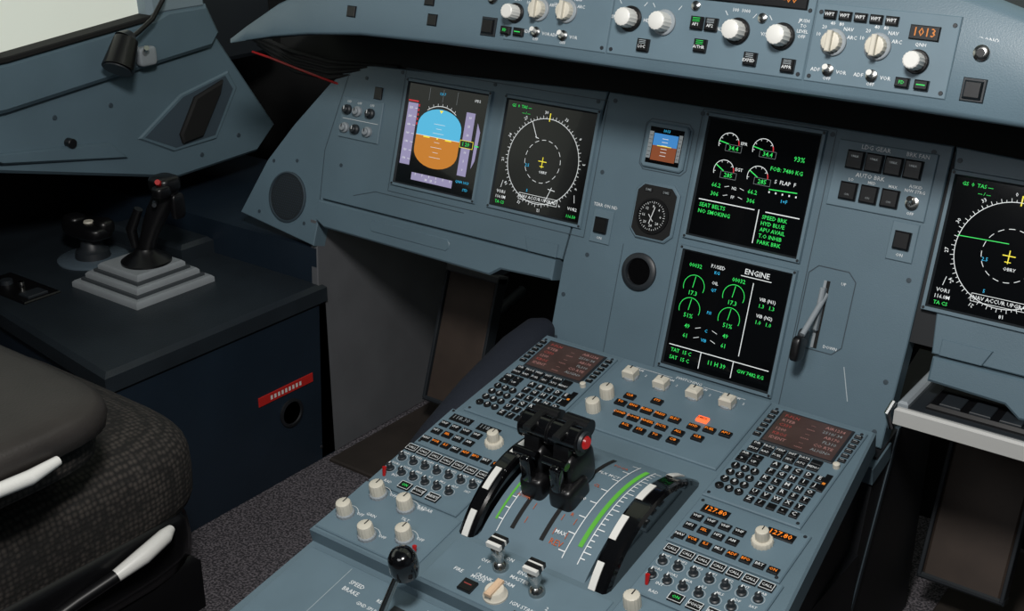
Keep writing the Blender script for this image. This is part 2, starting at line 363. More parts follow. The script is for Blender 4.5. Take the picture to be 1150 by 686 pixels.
for i,(n_,v_) in enumerate([('49',' C'),('61','VIB')]):
    y=(-.28-.17*i)*h; o.text(n_,-.68*h,y,.0088,EG,WS); o.text(n_,.06*h,y,.0088,EG,WS); o.text(v_,-.32*h,y,.0064,EC,WS)
    o.seg(-.52*h,y,-.42*h,y+.003,.0007,EW,WS); o.seg(-.2*h,y+.003,-.1*h,y,.0007,EW,WS)
o.seg(.37*h,.72*h,.37*h,-.55*h,.0012,EW,WS)
for i,(a_,b_) in enumerate([('VIB (N1)','1.3   1.3'),('VIB (N2)','1.0   1.0')]):
    o.text(a_,.68*h,(.48-.28*i)*h,.0070,EW,WS); o.text(b_,.68*h,(.37-.28*i)*h,.0078,EG,WS)
o.seg(-.95*h,-.66*h,.95*h,-.66*h,.0012,EW,WS); o.seg(-.32*h,-.66*h,-.32*h,-.95*h,.0012,EW,WS); o.seg(.30*h,-.66*h,.30*h,-.95*h,.0012,EW,WS)
o.text('TAT  15 C',-.9*h,-.75*h,.0078,EG,WS,'L'); o.text('SAT  15 C',-.9*h,-.88*h,.0078,EG,WS,'L'); o.text('11 H 39',0,-.80*h,.0092,EG,WS); o.text('GW 7482 KG',.64*h,-.80*h,.0074,EG,WS)
o.done()
o=Ob('standby_attitude_indicator',PF@Matrix.Translation((-.149,.055,0)))
o.octo(0,0,.036,.034,.005,0,.006,PLATE,.002); o.rect(-.028,.029,-.027,.027,SCREEN,.0063)
o.rect(-.020,.021,0,.018,em('sky2','#3f86c8',.9),.0066); o.rect(-.020,.021,-.022,0,em('earth2','#8a4a2a',.8),.0066); o.seg(-.012,0,.012,0,.001,EY,.0069); o.rect(-.028,-.021,-.02,.02,ED,.0066); o.rect(.022,.028,-.02,.02,ED,.0066)
for k in range(-3,3): o.seg(-.005,k*.005+.001,.005,k*.005+.001,.0007,EW,.0069)
for k in range(6): o.seg(-.027,-.016+k*.006,-.022,-.016+k*.006,.0006,SCREEN,.0069); o.seg(.023,-.016+k*.006,.027,-.016+k*.006,.0006,SCREEN,.0069)
o.text('1013',0,.0225,.006,EC,.0066); o.done()
o=Ob('heading_clock_indicator',PF@Matrix.Translation((-.146,-.043,0)))
o.octo(0,0,.037,.043,.012,0,.005,PLATE,.002); o.octo(0,0,.033,.039,.010,.004,.0062,BLACKM)
o.lathe(0,-.006,[(.027,.0062),(.027,.009),(.024,.009),(.0235,.0075)],BLACK,32)
for k in range(36):
    a=k*math.pi/18; l=.0185 if k%3==0 else .020; o.seg(l*math.cos(a),-.006+l*math.sin(a),.022*math.cos(a),-.006+.022*math.sin(a),.0007,LBL,.0096)
for k in range(8):
    a=k*math.pi/4; o.text(str(k*4),.0145*math.cos(a),-.006+.0145*math.sin(a),.0055,LBL,.0096)
o.seg(-.003,-.018,.003,.008,.0012,LBL,.0099); o.seg(.003,-.014,-.006,-.004,.001,LBL,.0099)
for u in (-.022,.008): o.rect(u,u+.014,.029,.034,BLACK,.0071); o.text('DME',u+.007,.0315,.005,ED,.0074)
o.done()
# ------------------------------------------------------------------ glareshield
o=Ob('glareshield')
secs=[(-.885,.153,.160,.02),(-.84,.163,.185,.010),(-.77,.177,.224,.004),(-.69,.189,.255,0),(-.58,.199,.285,0),(-.42,.203,.300,0),(-.27,.204,.338,0),(0,.204,.340,0)]
secs=secs+[(-x,a,b,c) for x,a,b,c in secs[-2::-1]]
V=[]
def sect(x,zb,zt,dy):
    fy=lambda z:-.1736+(z-.2213)*math.tan(tg)
    H=zt-zb; k=min(1,H/.13)
    P=[(.11,zb-.055*k,2),(.12,zt-.03*k,1),(-.06,zt+.012*k,1),(fy(zt)+.022*k,zt+.010*k,1),(fy(zt)+.006*k,zt+.004*k,0),(fy(zt)-.001,zt-.004*k,0),(fy(zb)-.0,zb+.010*k,0),(fy(zb)+.001,zb+.004*k,0),(fy(zb)+.008*k,zb,2),(fy(zb)+.05*k,zb-.006*k,2),(.06,zb-.058*k,2)]
    return [(x,y+dy,z) for y,z,_ in P],[q for _,_,q in P]
for s_ in secs:
    p,fl=sect(*s_); V+=p
n=len(fl)
for i in range(len(secs)-1):
    for j in range(n):
        q=(j+1)%n; o.F.append([i*n+j,(i+1)*n+j,(i+1)*n+q,i*n+q])
        a,b=fl[j],fl[q]
        m_=BLACKM if (a==2 and (b==2 or b==1)) else (COAM if (a==1 and b==1) else PAINT)
        o.I.append(o.mi(m_))
o.V=V; o.F+= [list(range(n)),[(len(secs)-1)*n+i for i in range(n)][::-1]]; o.I+=[0,0]
o.add([(-1.0,.05,.16),(1.0,.05,.16),(1.0,.045,.09),(-1.0,.045,.09)],[[0,1,2,3]],BLACKM)  # black sheet closing the gap, put in for the shade under the glareshield
o.M=GF
def gbtn(x,z,w=.010,h=.008):
    v=gv(z); o.box(x-w,x+w,v-h,v+h,-.004,.004,BLACK,.0015)
for x,z in [(-.60,.232),(-.59,.262),(-.45,.262),(-.44,.235),(-.43,.285)]: gbtn(x,z,.009,.0085)
for sx in (-1,1):
    x=.336*sx; o.text('SIDE STICK PRIORITY',.352*sx,gv(.259),.0072,LBL,.0006)
    o.box(x-.013,x+.013,gv(.236)-.013,gv(.236)+.013,0,.004,DKGREY,.001); o.box(x-.010,x+.010,gv(.236)-.010,gv(.236)+.010,0,.008,BLACK,.002)
    o.lathe(x,gv(.275),[(.009,0),(.009,.004),(.006,.006),(.004,.006),(.0035,.004)],CHROME,20); o.lathe(x,gv(.275),[(.0045,0),(.0045,.0066)],BLACK,14); o.text('CHRONO',x,gv(.289),.0068,LBL,.0006)
o.done(ang=50)
o=Ob('autopilot_control_panel',GF)
vb=gv(.222)
for a,b,top in [(-.308,-.1395,.310),(-.1375,.1375,.326),(.1395,.308,.310)]:
    o.box(a,b,vb,gv(top),0,.004,PLATE,.001)
    for x in (a+.006,b-.006):
        for z in (.228,.300): o.lathe(x,gv(z),[(.0028,.004),(.0024,.005)],DKGREY,8)
def knob(o,u,v,w,r=.011,h=.016,m=CREAM,skirt=None,ang=90,ptr=True):
    if skirt: o.lathe(u,v,[(r*1.3,w),(r*1.3,w+.003),(r*1.2,w+.004)],skirt,28)
    b=w+(.004 if skirt else 0)
    o.lathe(u,v,[(r,b),(r,b+h*.75),(r*.93,b+h*.95),(r*.8,b+h)],m,32,flute=.06)
    if ptr:
        a=math.radians(ang); c,s_=math.cos(a),math.sin(a)
        o.seg(u,v,u+c*r*.8,v+s_*r*.8,r*.16,BLACKM,b+h+.0003)
def efis(sx):
    ks=[(.168,.268),(.221,.269)] if sx>0 else [(-.253,.266),(-.208,.268)]
    for x,z in ks:
        knob(o,x,gv(z),.004,.012,.010,CREAM,LTGREY,ptr=False)
        o.box(x-.003,x+.003,gv(z)-.012,gv(z)+.012,.017,.024,CREAM,.001)
        for k in range(6):
            a=math.radians(20+k*28); o.text(['10','20','40','80','NAV','ARC'][5-k],x+.022*math.cos(a),gv(z)+.022*math.sin(a),.0060,LBL,.0045)
        o.lathe(x,gv(.237),[(.007,.004),(.007,.007),(.005,.008)],CHROME,16); o.rod((x,gv(.237),.007),(x,gv(.237)+.003,.017),.0025,.0035,WHITE,10)
        o.text('VOR',x+.016,gv(.236),.0062,LBL,.0045); o.text('ADF',x-.016,gv(.236),.0062,LBL,.0045); o.text('OFF',x,gv(.2275),.0055,LBL,.0045)
    for k in range(5):
        x=(.158 if sx>0 else -.225)+.0185*k; o.box(x-.0075,x+.0075,gv(.298)-.005,gv(.298)+.005,.004,.009,BLACK,.0015); o.text('WPT',x,gv(.298),.0055,LBL,.0093)
    kx=.269 if sx>0 else -.292
    knob(o,kx,gv(.258),.004,.0105,.020,WHITE,BLACK,ptr=False)
    if sx>0:
        o.box(.254,.288,gv(.289)-.008,gv(.289)+.008,.004,.007,BLACK,.001); o.text('1013',.271,gv(.289),.0135,EA,.0074)
    for k in (-1,1): o.box(kx+k*.011-.008,kx+k*.011+.008,gv(.234)-.0055,gv(.234)+.0055,.004,.010,BLACK,.0015)
    o.text('FD',kx-.011,gv(.234),.0055,EG,.0104); o.seg(kx+.006,gv(.234),kx+.016,gv(.234),.0012,EG,.0104); o.text('QNH',kx,gv(.276),.0055,LBL,.0045)
efis(1); efis(-1)
for i,x in enumerate([-.109,-.059,.044,.103]):
    knob(o,x,gv(.268),.004,.0125,.020,WHITE,BLACK if i!=1 else LTGREY,ptr=False)
    o.text(['SPD','HDG','ALT','V/S'][i],x-.024,gv(.268),.0062,LBL,.0045)
    o.seg(x-.017,gv(.285),x-.021,gv(.290),.0007,LBL,.0045); o.seg(x+.017,gv(.285),x+.021,gv(.290),.0007,LBL,.0045)
o.box(-.128,.128,gv(.300),gv(.322),.004,.007,BLACK,.0015)
for x,s_ in [(-.105,'250'),(-.055,'210'),(-.01,'HDG V/S'),(.05,'04000+'),(.105,'-00')]: o.text(s_,x,gv(.3105),.0145 if len(s_)<7 else .006,EA,.0074)
for x,z,l in [(-.083,.238,'LOC'),(-.012,.272,'AP1'),(.008,.272,'AP2'),(-.002,.246,'A/THR'),(.068,.238,'EXPED'),(.118,.236,'APPR')]:
    o.box(x-.0085,x+.0085,gv(z)-.008,gv(z)+.008,.004,.010,BLACK,.0015); o.text(l,x,gv(z)-.002,.0055,LBL,.0104) 
    for q in range(3): o.seg(x-.005,gv(z)+.002+.002*q,x+.005,gv(z)+.002+.002*q,.0006,LBLD if l not in('AP1','A/THR') else EG,.0104)
o.lathe(-.018,gv(.292),[(.006,.004),(.006,.007),(.004,.008)],CHROME,14); o.lathe(.074,gv(.286),[(.006,.004),(.006,.007),(.004,.008)],CHROME,14)
for k,s_ in enumerate(['PUSH','TO','LEVEL','OFF']): o.text(s_,.127,gv(.288-.006*k),.0056,LBL,.0045)
o.text('100  1000',.044,gv(.292),.006,LBL,.0045)
o.done()
# ------------------------------------------------------------------ pedestal
o=Ob('center_pedestal',DF)
SE=.635
o.prism([(-.2635,-.128),(.2635,-.128),(.300,-.47),(.300,-SE),(-.285,-SE)],-.035,0,PAINT2,.003)
o.box(-.262,.262,-.13,-.065,-.09,-.062,PAINT2,.002)
o.prism([(-.287,-SE+.004),(.302,-SE+.004),(.302,-.95),(-.297,-.95)],-.06,-.022,PAINT2,.003)
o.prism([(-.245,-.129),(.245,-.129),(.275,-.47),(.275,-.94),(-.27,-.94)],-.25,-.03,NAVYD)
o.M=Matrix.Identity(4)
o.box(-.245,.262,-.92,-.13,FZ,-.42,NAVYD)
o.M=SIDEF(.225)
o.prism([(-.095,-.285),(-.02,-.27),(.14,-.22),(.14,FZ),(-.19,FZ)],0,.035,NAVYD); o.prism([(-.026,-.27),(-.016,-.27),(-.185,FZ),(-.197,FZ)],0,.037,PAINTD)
o.done()
b=Ob('knee_bolster')
secs2=[(-.07,-.235,.5),(-.09,-.229,.8),(-.14,-.238,1),(-.25,-.272,1),(-.34,-.31,1),(-.42,-.352,1),(-.50,-.41,.8),(-.54,-.47,.4)]
V=[];F=[];n=12
for y,z,k in secs2:
    for i in range(n):
        a=math.pi*i/(n-1)
        V.append((-.305+.038*k*math.cos(a), y, z-.03*k+.03*k*math.sin(a)))
    V.append((-.305-.038*k,y,z-.16)); V.append((-.305+.038*k,y,z-.16))
n+=2
for i in range(len(secs2)-1):
    for j in range(n): q=(j+1)%n; F.append([i*n+j,i*n+q,(i+1)*n+q,(i+1)*n+j])
F+= [list(range(n))[::-1],[(len(secs2)-1)*n+i for i in range(n)]]
b.add(V,F,mat('navy_padding','#121926',.8,bump=.4,bscale=500)); b.done(ang=60)
def key(o,u,v,hu,hv,w=.002,h=.0035,m=BLACK,t_=None,tm=None,ts=.0045):
    o.box(u-hu,u+hu,v-hv,v+hv,w,w+h,m,.0009)
    if t_: o.text(t_,u,v,ts,tm or LBL,w+h+.0003)
def mcdu(x0):
    o=Ob('flight_computer_keypad',DF@Matrix.Translation((x0,0,0))); W_=.1317
    P=[(0,-.1406),(W_,-.1406),(W_,-.3442),(0,-.3442)]
    o.prism(P,0,.004,PLATE,.0015)
    sx0,sx1=.018,W_-.018; sv0,sv1=-.216,-.149
    o.box(sx0-.003,sx1+.003,sv0-.003,sv1+.003,.003,.006,DKGREY,.001); o.rect(sx0,sx1,sv0,sv1,CDUS,.0063)
    for i,(a,b_) in enumerate([('F-PLN','AIR1234'),('KTEB','2510/ 34'),('C350','AB170'),('1200','FL310'),('KBOS','CO RTE'),('IDENT','ALIGN>')]):
        y=sv1-.008-.0098*i; o.text(a,sx0+.006,y,.0080,EPK if i%2 else ER2,.0066,'L'); o.text(b_,sx1-.006,y,.0076,EPK if i%2==0 else ED,.0066,'R')
        o.text(('----','>>>>')[i%2],(sx0+sx1)/2,y-.004,.005,EPK,.0066)
    for i in range(6):
        y=sv1-.006-.0105*i
        for x in (.007,W_-.007): key(o,x,y,.0050,.0032,.004,.003,BLACK); o.seg(x-.003,y,x+.003,y,.0006,LBL,.0073)
    names=['DIR','PROG','PERF','INIT','DATA','','FPLN','RAD','FUEL','SEC','ATC','MENU']
    for r in range(2):
        for c in range(6):
            key(o,.017+.0165*c,-.2265-.0115*r,.0072,.0046,.004,.003,BLACK,names[r*6+c],LBL,.0055)
    for i,n_ in enumerate(['AIR','<','>','UP']): key(o,.013+.0165*(i%2),-.2515-.0115*(i//2),.0072,.0046,.004,.003,BLACK,n_,LBL,.006)
    nums=['1','2','3','4','5','6','7','8','9','.','0','+']
    for i,n_ in enumerate(nums):
        x=.012+.0135*(i%3); y=-.278-.0145*(i//3)
        o.lathe(x,y,[(.0058,.004),(.0058,.0065),(.005,.007)],BLACK,14); o.text(n_,x,y,.0085,LBL,.0073)
    L_='ABCDEFGHIJKLMNOPQRSTUVWXYZ/ -C'
    for i,n_ in enumerate(L_):
        x=.056+.0150*(i%5); y=-.2535-.0148*(i//5); key(o,x,y,.0054,.0054,.004,.003,BLACK,n_ if n_!=' ' else None,LBL,.009)
    o.lathe(W_-.008,-.222,[(.0045,.004),(.0045,.01),(.003,.011)],CREAM,14)
    for x in (.006,W_-.006):
        for y in (-.338,-.1465): o.lathe(x,y,[(.0025,.004),(.002,.005)],DKGREY,8)
    o.box(W_-.012,W_-.004,-.275,-.240,.004,.006,BLACK,.0008); o.rect(W_-.010,W_-.006,-.262,-.258,EA,.0063)
    o.done()
mcdu(-.2575); mcdu(.1255)
o=Ob('engine_monitor_control_panel',DF)
o.box(-.118,.118,-.295,-.135,0,.004,PLATE,.0015)
for x,s_ in [(-.084,.172),(-.033,.173),(.019,.172),(.069,.169)]:
    knob(o,x,-s_,.004,.0115,.004,LTGREY,None,ptr=False); o.box(x-.0095,x+.0095,-s_-.0085,-s_+.0085,.006,.020,CREAM,.003); o.rect(x-.001,x+.001,-s_,-s_+.007,BLACKM,.0203)
    o.text('NORM',x,-s_+.020,.0062,LBL,.0045); o.text('1',x-.018,-s_+.012,.0062,LBL,.0045); o.text('2',x+.018,-s_+.012,.0062,LBL,.0045)
o.text('SWITCHING',-.005,-.144,.0075,LBL,.0045); o.seg(-.09,-.147,-.03,-.147,.0007,LBL,.0045); o.seg(.02,-.147,.085,-.147,.0007,LBL,.0045)
knob(o,-.090,-.226,.004,.0105,.018); knob(o,-.090,-.262,.004,.0105,.018)
o.text('UPPER',-.105,-.208,.0058,LBL,.0045); o.text('LOWER',-.105,-.245,.0058,LBL,.0045)
ks=[(-.060,.214,1),(-.02,.207,1),(-.043,.232,1),(-.022,.232,1),(-.001,.232,1),(.022,.232,1),(-.064,.232,1),(.055,.214,2),(.052,.234,1),(.074,.230,1),(.097,.228,1),
    (-.052,.254,1),(-.030,.254,1),(-.008,.254,1),(.014,.254,1),(.040,.254,1),(.068,.252,1),(-.030,.274,1),(-.008,.274,1),(.016,.274,1),(.042,.272,1)]
lab=['CLR','STS','ENG','BLEED','PRESS','ELEC','TO','EMER','HYD','FUEL','APU','COND','DOOR','WHEEL','F/CTL','ALL','CLR','RCL','STS','TO','C/B']
for i,(x,s_,k) in enumerate(ks):
    key(o,x,-s_,.0082,.0052,.004,.004,BLACK if k==1 else EHOT); o.text(lab[i],x,-s_,.0062,EO if k==1 else BLACKM,.0084)
o.done()
def rmp(x0,mir,nm='radio_management_panel'):
    o=Ob(nm,DF@Matrix.Translation((x0,0,0))); W_=.148
    o.box(0,W_,-.436,-.350,0,.004,PLATE,.0015)
    for a in (.012,.098) if mir>0 else (.012,.060):
        o.box(a,a+.036,-.374,-.360,.004,.006,BLACK,.001); o.text('127.80' if mir>0 else '118.30',a+.018,-.367,.0110,EO if mir>0 else ED,.0063)
    kx=.103 if mir>0 else .104
    knob(o,kx,-.388,.004,.0135,.007); knob(o,kx,-.388,.011,.0085,.014)
    for i in range(4): key(o,.015+.019*i,-.386,.0072,.0055,.004,.003,BLACK,'VHF',LBL,.006) 
    for i in range(4):
        key(o,.015+.019*i,-.404,.0072,.0055,.004,.003,BLACK,['HF1','SEL','HF2','AM','NAV'][i],EO if i==1 else LBL,.006)
    for i in range(8): key(o,.012+.0175*i,-.424,.0068,.0050,.004,.003,BLACK,['NAV','VOR','ILS','MLS','ADF','BFO','BRT','ON'][i],EO if i%3 else LBL,.006)
    for x in (.006,W_-.006):
        for y in (-.355,-.431): o.lathe(x,y,[(.0025,.004),(.002,.005)],DKGREY,8)
    o.done()
def acp(x0):
    o=Ob('audio_control_panel',DF@Matrix.Translation((x0,0,0))); W_=.150
    o.box(0,W_,-.528,-.438,0,.004,PLATE,.0015)
    n_=['VHF1','VHF2','VHF3','HF1','HF2','INT','CAB','PA']
    for i in range(7):
        x=.012+.0205*i; key(o,x,-.450,.0088,.0062,.004,.003,BLACK,'CALL',LBL,.0055); o.outline(x-.008,x+.008,-.4555,-.4445,.0007,LBL,.0073); o.text(n_[i],x,-.4615,.0055,LBL,.0045)
        for v_ in (-.472,-.497):
            if v_<-.48 and i==6: continue
            o.lathe(x,v_,[(.0058,.004),(.0058,.006),(.004,.007),(.004,.013),(.003,.014)],DKGREY,16); o.rect(x-.0008,x+.0008,v_,v_+.0035,LBL,.0143); o.arc(x,v_,.0075,.0007,0,360,LBLD,.0045,16)
        o.text(['VOR1','VOR2','MKR','ILS','MLS','ADF','SAT'][i],x,-.4850,.0055,LBL,.0045)
    o.rod((.014,-.512,.004),(.014,-.508,.016),.0022,.003,RED,10)
    for i in range(3): key(o,.055+.024*i,-.516,.009,.0065,.004,.003,BLACK,['ON','VOICE','RESET'][i],EG if i==0 else LBL,.006); o.outline(.055+.024*i-.0085,.055+.024*i+.0085,-.522,-.510,.0007,LBL,.0073)
    o.text('INT',.027,-.505,.0062,LBL,.0045); o.text('RAD',.027,-.519,.0062,LBL,.0045)
    o.done()
rmp(-.2735,-1); rmp(.1265,1); acp(-.2765); acp(.131)
o=Ob('weather_radar_panel',DF)
o.box(-.279,-.115,-.629,-.530,0,.003,PLATE,.0015)
for x,s_ in [(-.257,.594),(-.243,.545),(-.193,.548),(-.203,.612),(-.157,.592)]:
    knob(o,x,-s_,.003,.0125,.005,LTGREY,None,ptr=False); knob(o,x,-s_,.006,.0105,.018); o.text('OFF',x+.018,-s_+.008,.0066,LBL,.0035)
    o.arc(x,-s_,.0165,.0006,30,150,LBL,.0035,10)
o.text('RADAR',-.17,-.537,.0075,LBL,.0035); o.text('GAIN',-.225,-.58,.0066,LBL,.0035); o.text('TILT',-.18,-.565,.0066,LBL,.0035)
o.rod((-.13,-.606,.003),(-.13,-.603,.013),.0022,.003,RED,10)
o.done()
o=Ob('transponder_panel',DF)
o.box(.131,.285,-.629,-.530,0,.003,PLATE,.0015)
for x,s_ in [(.148,.548),(.20,.56),(.25,.56)]: knob(o,x,-s_,.003,.0105,.018)
for i in range(8): key(o,.19+.02*(i%4),-.59-.016*(i//4),.007,.006,.003,.003,BLACK,str(i),LBL,.006)
o.done()
# ---- throttle quadrant
def arcpt(R,cw,a): return (.435+R*math.sin(a), cw+R*math.cos(a))
def arcstrip(o,x0,x1,R,cw,a0,a1,m,n=24,R2=None):
    V=[];F=[]
    for i in range(n+1):
        a=math.radians(a0+(a1-a0)*i/n); s_,w=arcpt(R,cw,a); s2,w2=arcpt(R2 or R,cw,a); V+=[(x0,-s_,w),(x1,-s2,w2)]
    for i in range(n): F.append([2*i,2*i+2,2*i+3,2*i+1])
    o.add(V,F,m)
def arcsides(o,x0,x1,R,cw,a0,a1,m,n=32):
    for x,fl in((x0,0),(x1,1)):
        V=[];F=[]
        for i in range(n+1):
            a=math.radians(a0+(a1-a0)*i/n); s_,w=arcpt(R,cw,a); V.append((x,-s_,w)); V.append((x,-.435-.5*(s_-.435),cw+(w-cw)*.5))
        for i in range(n): F.append([2*i,2*i+1,2*i+3,2*i+2] if fl==0 else [2*i,2*i+2,2*i+3,2*i+1])
        o.add(V,F,m)
o=Ob('throttle_quadrant',DF)
HR,HC=.200,-.168
arcstrip(o,-.079,.079,HR,HC,-33,33,PLATE,32); arcsides(o,-.079,.079,HR,HC,-33,33,PLATE)
for x in (-.042,.002): arcstrip(o,x-.003,x+.003,HR+.0006,HC,-25,25,BLACKM)
arcstrip(o,.050,.056,HR+.001,HC,-24,22,GLABEL); arcstrip(o,-.070,-.067,HR+.001,HC,-10,24,GLABEL)
arcstrip(o,.038,.0392,HR+.001,HC,-26,28,LBL); arcstrip(o,.060,.0612,HR+.001,HC,-26,28,LBL); arcstrip(o,-.060,-.0588,HR+.001,HC,-22,28,LBL)
for k in range(22):
    a=-25+k*2.4; arcstrip(o,.060,.071 if k%4==0 else .067,HR+.001,HC,a,a+.4,LBL,1)
    if k%3==0: arcstrip(o,.029,.038,HR+.001,HC,a,a+.4,LBL,1)
    if k%2==0: arcstrip(o,-.066,-.060,HR+.001,HC,a,a+.4,LBL,1)
def atx(s_,x,a,sz,m):
    a=math.radians(a); ss,w=arcpt(HR+.0012,HC,a)
    V,F=glyph(s_); o.add([(x+p[0]*sz,-ss+p[1]*sz*math.cos(a),w+p[1]*sz*math.sin(a)) for p in V],F,m)
for i,s_ in enumerate(['TOGA','FLX MCT','CL','0','R','MAX']): atx(s_,.021,-20+i*8,.0075,LBL if i%2 else ORTXT)
atx('REV',.022,24,.011,ORTXT); atx('A/THR',-.052,12,.007,ORTXT)
for x in (-.03,.012,.03):
    for a in (14,20): atx('|',x,a,.010,ORTXT)
o.done()
def wheel(x0,x1,off):
    o=Ob('pitch_trim_wheel',DF); R,C=.151,-.100
    prf=[(x0,R-.007),(x0+.0025,R-.002),(x0+.006,R),(x1-.006,R),(x1-.0025,R-.002),(x1,R-.007)]
    for (a,ra),(b,rb) in zip(prf,prf[1:]): arcstrip(o,a,b,ra,C,-49,49,BLACKG,36,rb)
    arcsides(o,x0,x1,R-.007,C,-49,49,BLACKG)
    for a in (-34,-6,18,42):
        xm=(x0+x1)/2+off; arcstrip(o,xm-.0046,xm+.0046,R+.0012,C,a-6.5,a+6.5,WHITE,12)
        arcstrip(o,xm-.0046001,xm-.0046,R-.003,C,a-6.5,a+6.5,WHITE,12,R+.0012); arcstrip(o,xm+.0046,xm+.0046001,R+.0012,C,a-6.5,a+6.5,WHITE,12,R-.003)
    o.done()
wheel(-.110,-.083,0); wheel(.083,.113,-.006)
o=Ob('thrust_levers',DF)
for x in (-.051,-.007):
    o.add([(x+dx,-s_,w) for dx in(-.011,.011) for s_,w in((.47,.020),(.40,.025),(.405,.098),(.445,.112))],[[0,1,2,3],[7,6,5,4],[0,4,5,1],[1,5,6,2],[2,6,7,3],[3,7,4,0]],BLACK)
    o.rod((x-.021,-.430,.106),(x+.021,-.430,.106),.0175,.0175,BLACKG,28)
    for e in (-1,1): o.rod((x+e*.0195,-.430,.106),(x+e*.0215,-.430,.106),.0182,.0182,BLACK,28)
    o.rod((x-.018,-.408,.110),(x+.018,-.408,.110),.011,.011,BLACK,20)
    o.sq((x+.004,-.43,.06),(.015,.028,.03),BLACK,.5,.4)
    o.sq((x+.008,-.452,.035),(.018,.024,.022),BLACK,.4,.4)
    o.sq((x+.004,-.468,.068),(.008,.007,.022),BLACKG,.5,.5)
    o.rod((x-.017,-.462,.088),(x+.017,-.462,.088),.006,.006,BLACKG,14)
    o.box(x-.006,x+.006,-.455,-.418,.118,.1245,BLACK,.002)
o.rod((.014,-.430,.106),(.018,-.430,.106),.014,.0125,DKGREY,24); o.rod((.018,-.430,.106),(.021,-.430,.106),.0085,.007,mat('button_red','#d02020',.3,emit=.4),20)
o.done()
for x,s_ in [(-.022,.572),(.040,.584)]:
    o=Ob('engine_master_switch',DF)
    o.lathe(x,-s_,[(.010,0),(.010,.006),(.0075,.010),(.005,.012),(.0055,.018),(.0085,.026),(.0085,.034),(.005,.038)],CHROME,24)
    o.box(x-.010,x+.010,-s_-.008,-s_-.003,.038,.046,WHITE,.0015); o.box(x-.010,x+.010,-s_-.003,-s_+.003,.038,.047,BLACK,.0015)
    o.box(x-.010,x+.010,-s_+.003,-s_+.006,.038,.046,WHITE,.0012); o.box(x-.010,x+.010,-s_+.006,-s_+.011,.038,.046,BLACK,.0012)
    o.done()
o=Ob('engine_start_panel',DF)
o.box(-.10,.125,-.632,-.552,0,.0015,PLATE,.0008)
for s_,x,y in [('ENG',0.008,-.568),('1',-.045,-.585),('2',.065,-.6),('OFF',-.045,-.572),('ON',-.02,-.556),('MASTER',.01,-.578),('MODE',-.035,-.60),('NORM',0,-.590),('CRANK',-.03,-.595),('IGN START',.040,-.612),('FIRE',-.065,-.60),('FAULT',.09,-.60)]: o.text(s_,x,y,.0074,LBL,.0019)
o.lathe(0,-.612,[(.015,.0015),(.015,.004),(.013,.006),(.012,.012),(.011,.013)],CREAM,28); o.box(-.0045,.0045,-.626,-.598,.012,.018,mat('ivory_knob','#d8b99a',.4),.002)
o.box(-.047,-.028,-.626,-.608,.0015,.006,BLACK,.001); o.rect(-.043,-.032,-.617,-.6155,ER2,.0063); o.box(.035,.050,-.630,-.622,.0015,.006,BLACK,.001)
o.done()
o=Ob('speed_brake_lever',DF)
o.box(-.112,-.088,-.78,-.67,-.022,-.0185,DKGREY,.001)
o.tube([(-.100,-.728,-.022),(-.094,-.70,.015),(-.086,-.675,.050)],[.0055,.0048,.0042],CHROME,12)
o.lathe(-.083,-.667,[(.010,.040),(.0155,.044),(.018,.054),(.017,.070),(.013,.077),(.006,.080)],BLACKG,24)
o.done()
o=Ob('speed_brake_panel',DF)
o.box(-.275,.29,-.92,-.645,-.022,-.019,PLATE,.0012)
o.text('SPEED',-.175,-.668,.0088,LBL,-.0187); o.text('BRAKE',-.175,-.680,.0088,LBL,-.0187); o.text('RET',-.13,-.675,.007,LBL,-.0187); o.text('GND SPLR',-.14,-.69,.007,LBL,-.0187); o.text('RETRACTED',-.05,-.66,.0076,LBL,-.0187)
for k in range(6): o.seg(-.125,-.69-.012*k,-.115,-.69-.012*k,.001,LBL,-.0187)
o.seg(-.2,-.65,-.2,-.74,.0008,LBLD,-.0187); o.box(-.03,.0,-.70,-.66,-.022,-.012,DKGREY,.002); o.box(.02,.05,-.665,-.65,-.022,-.010,BLACK,.002)
o.done()
# ------------------------------------------------------------------ side console & footwell
o=Ob('side_console')
xc=-.829; zc=-.305
P=[(-1.62,-.45),(-1.206,-.478),(xc,-.529),(xc,-.045),(-1.62,-.045)]
o.prism(P,FZ,zc-.02,NAVY)
o.prism([(-1.62,-.455),(-1.206,-.484),(xc+.006,-.537),(xc+.006,-.045),(-1.62,-.045)],zc-.035,zc,CONT,.008)
o.box(-1.62,xc-.002,-.06,.3,FZ,-.235,NAVY)
o.box(-1.35,-1.12,-.14,-.06,zc,zc+.035,CONT,.008)
o.box(-1.5,-.9,-.52,-.44,FZ,-.50,NAVYD,.01)
o.M=SIDEF(xc)
RP=mat('placard_red','#b8231f',.5)
o.box(-.228,-.092,-.492,-.474,0,.002,RP,.0004)
for i in range(9): o.rect(-.20+i*.009,-.195+i*.009,-.487,-.479,WHITE,.0023)
o.lathe(-.152,-.534,[(.028,0),(.028,.004),(.023,.005),(.022,.002)],NAVYD,30); o.lathe(-.152,-.534,[(.0215,0),(.0215,.002)],BLACKM,30)
for y,z in [(-.51,-.34),(-.3,-.34),(-.08,-.34),(-.51,-.64),(-.08,-.64)]: o.lathe(y,z,[(.004,0),(.003,.001)],NAVYD,10)
o.seg(-.529,-.345,-.045,-.345,.0015,NAVYD,.0005)
o.done()
for x,a in ((xc,-.015),(.829,0)):
    o=Ob('footwell_side_panel',SIDEF(x)); o.prism([(-.055,-.182),(.34,-.10),(.34,FZ),(-.082,FZ)],a,a+.015,SIDEG,.002); o.done()
BR=mat('footrest_brown','#3d332d',.6,noise=.25,nscale=12)
BR2=mat('footwell_floor_brown','#2e2824',.7,noise=.3,nscale=12)
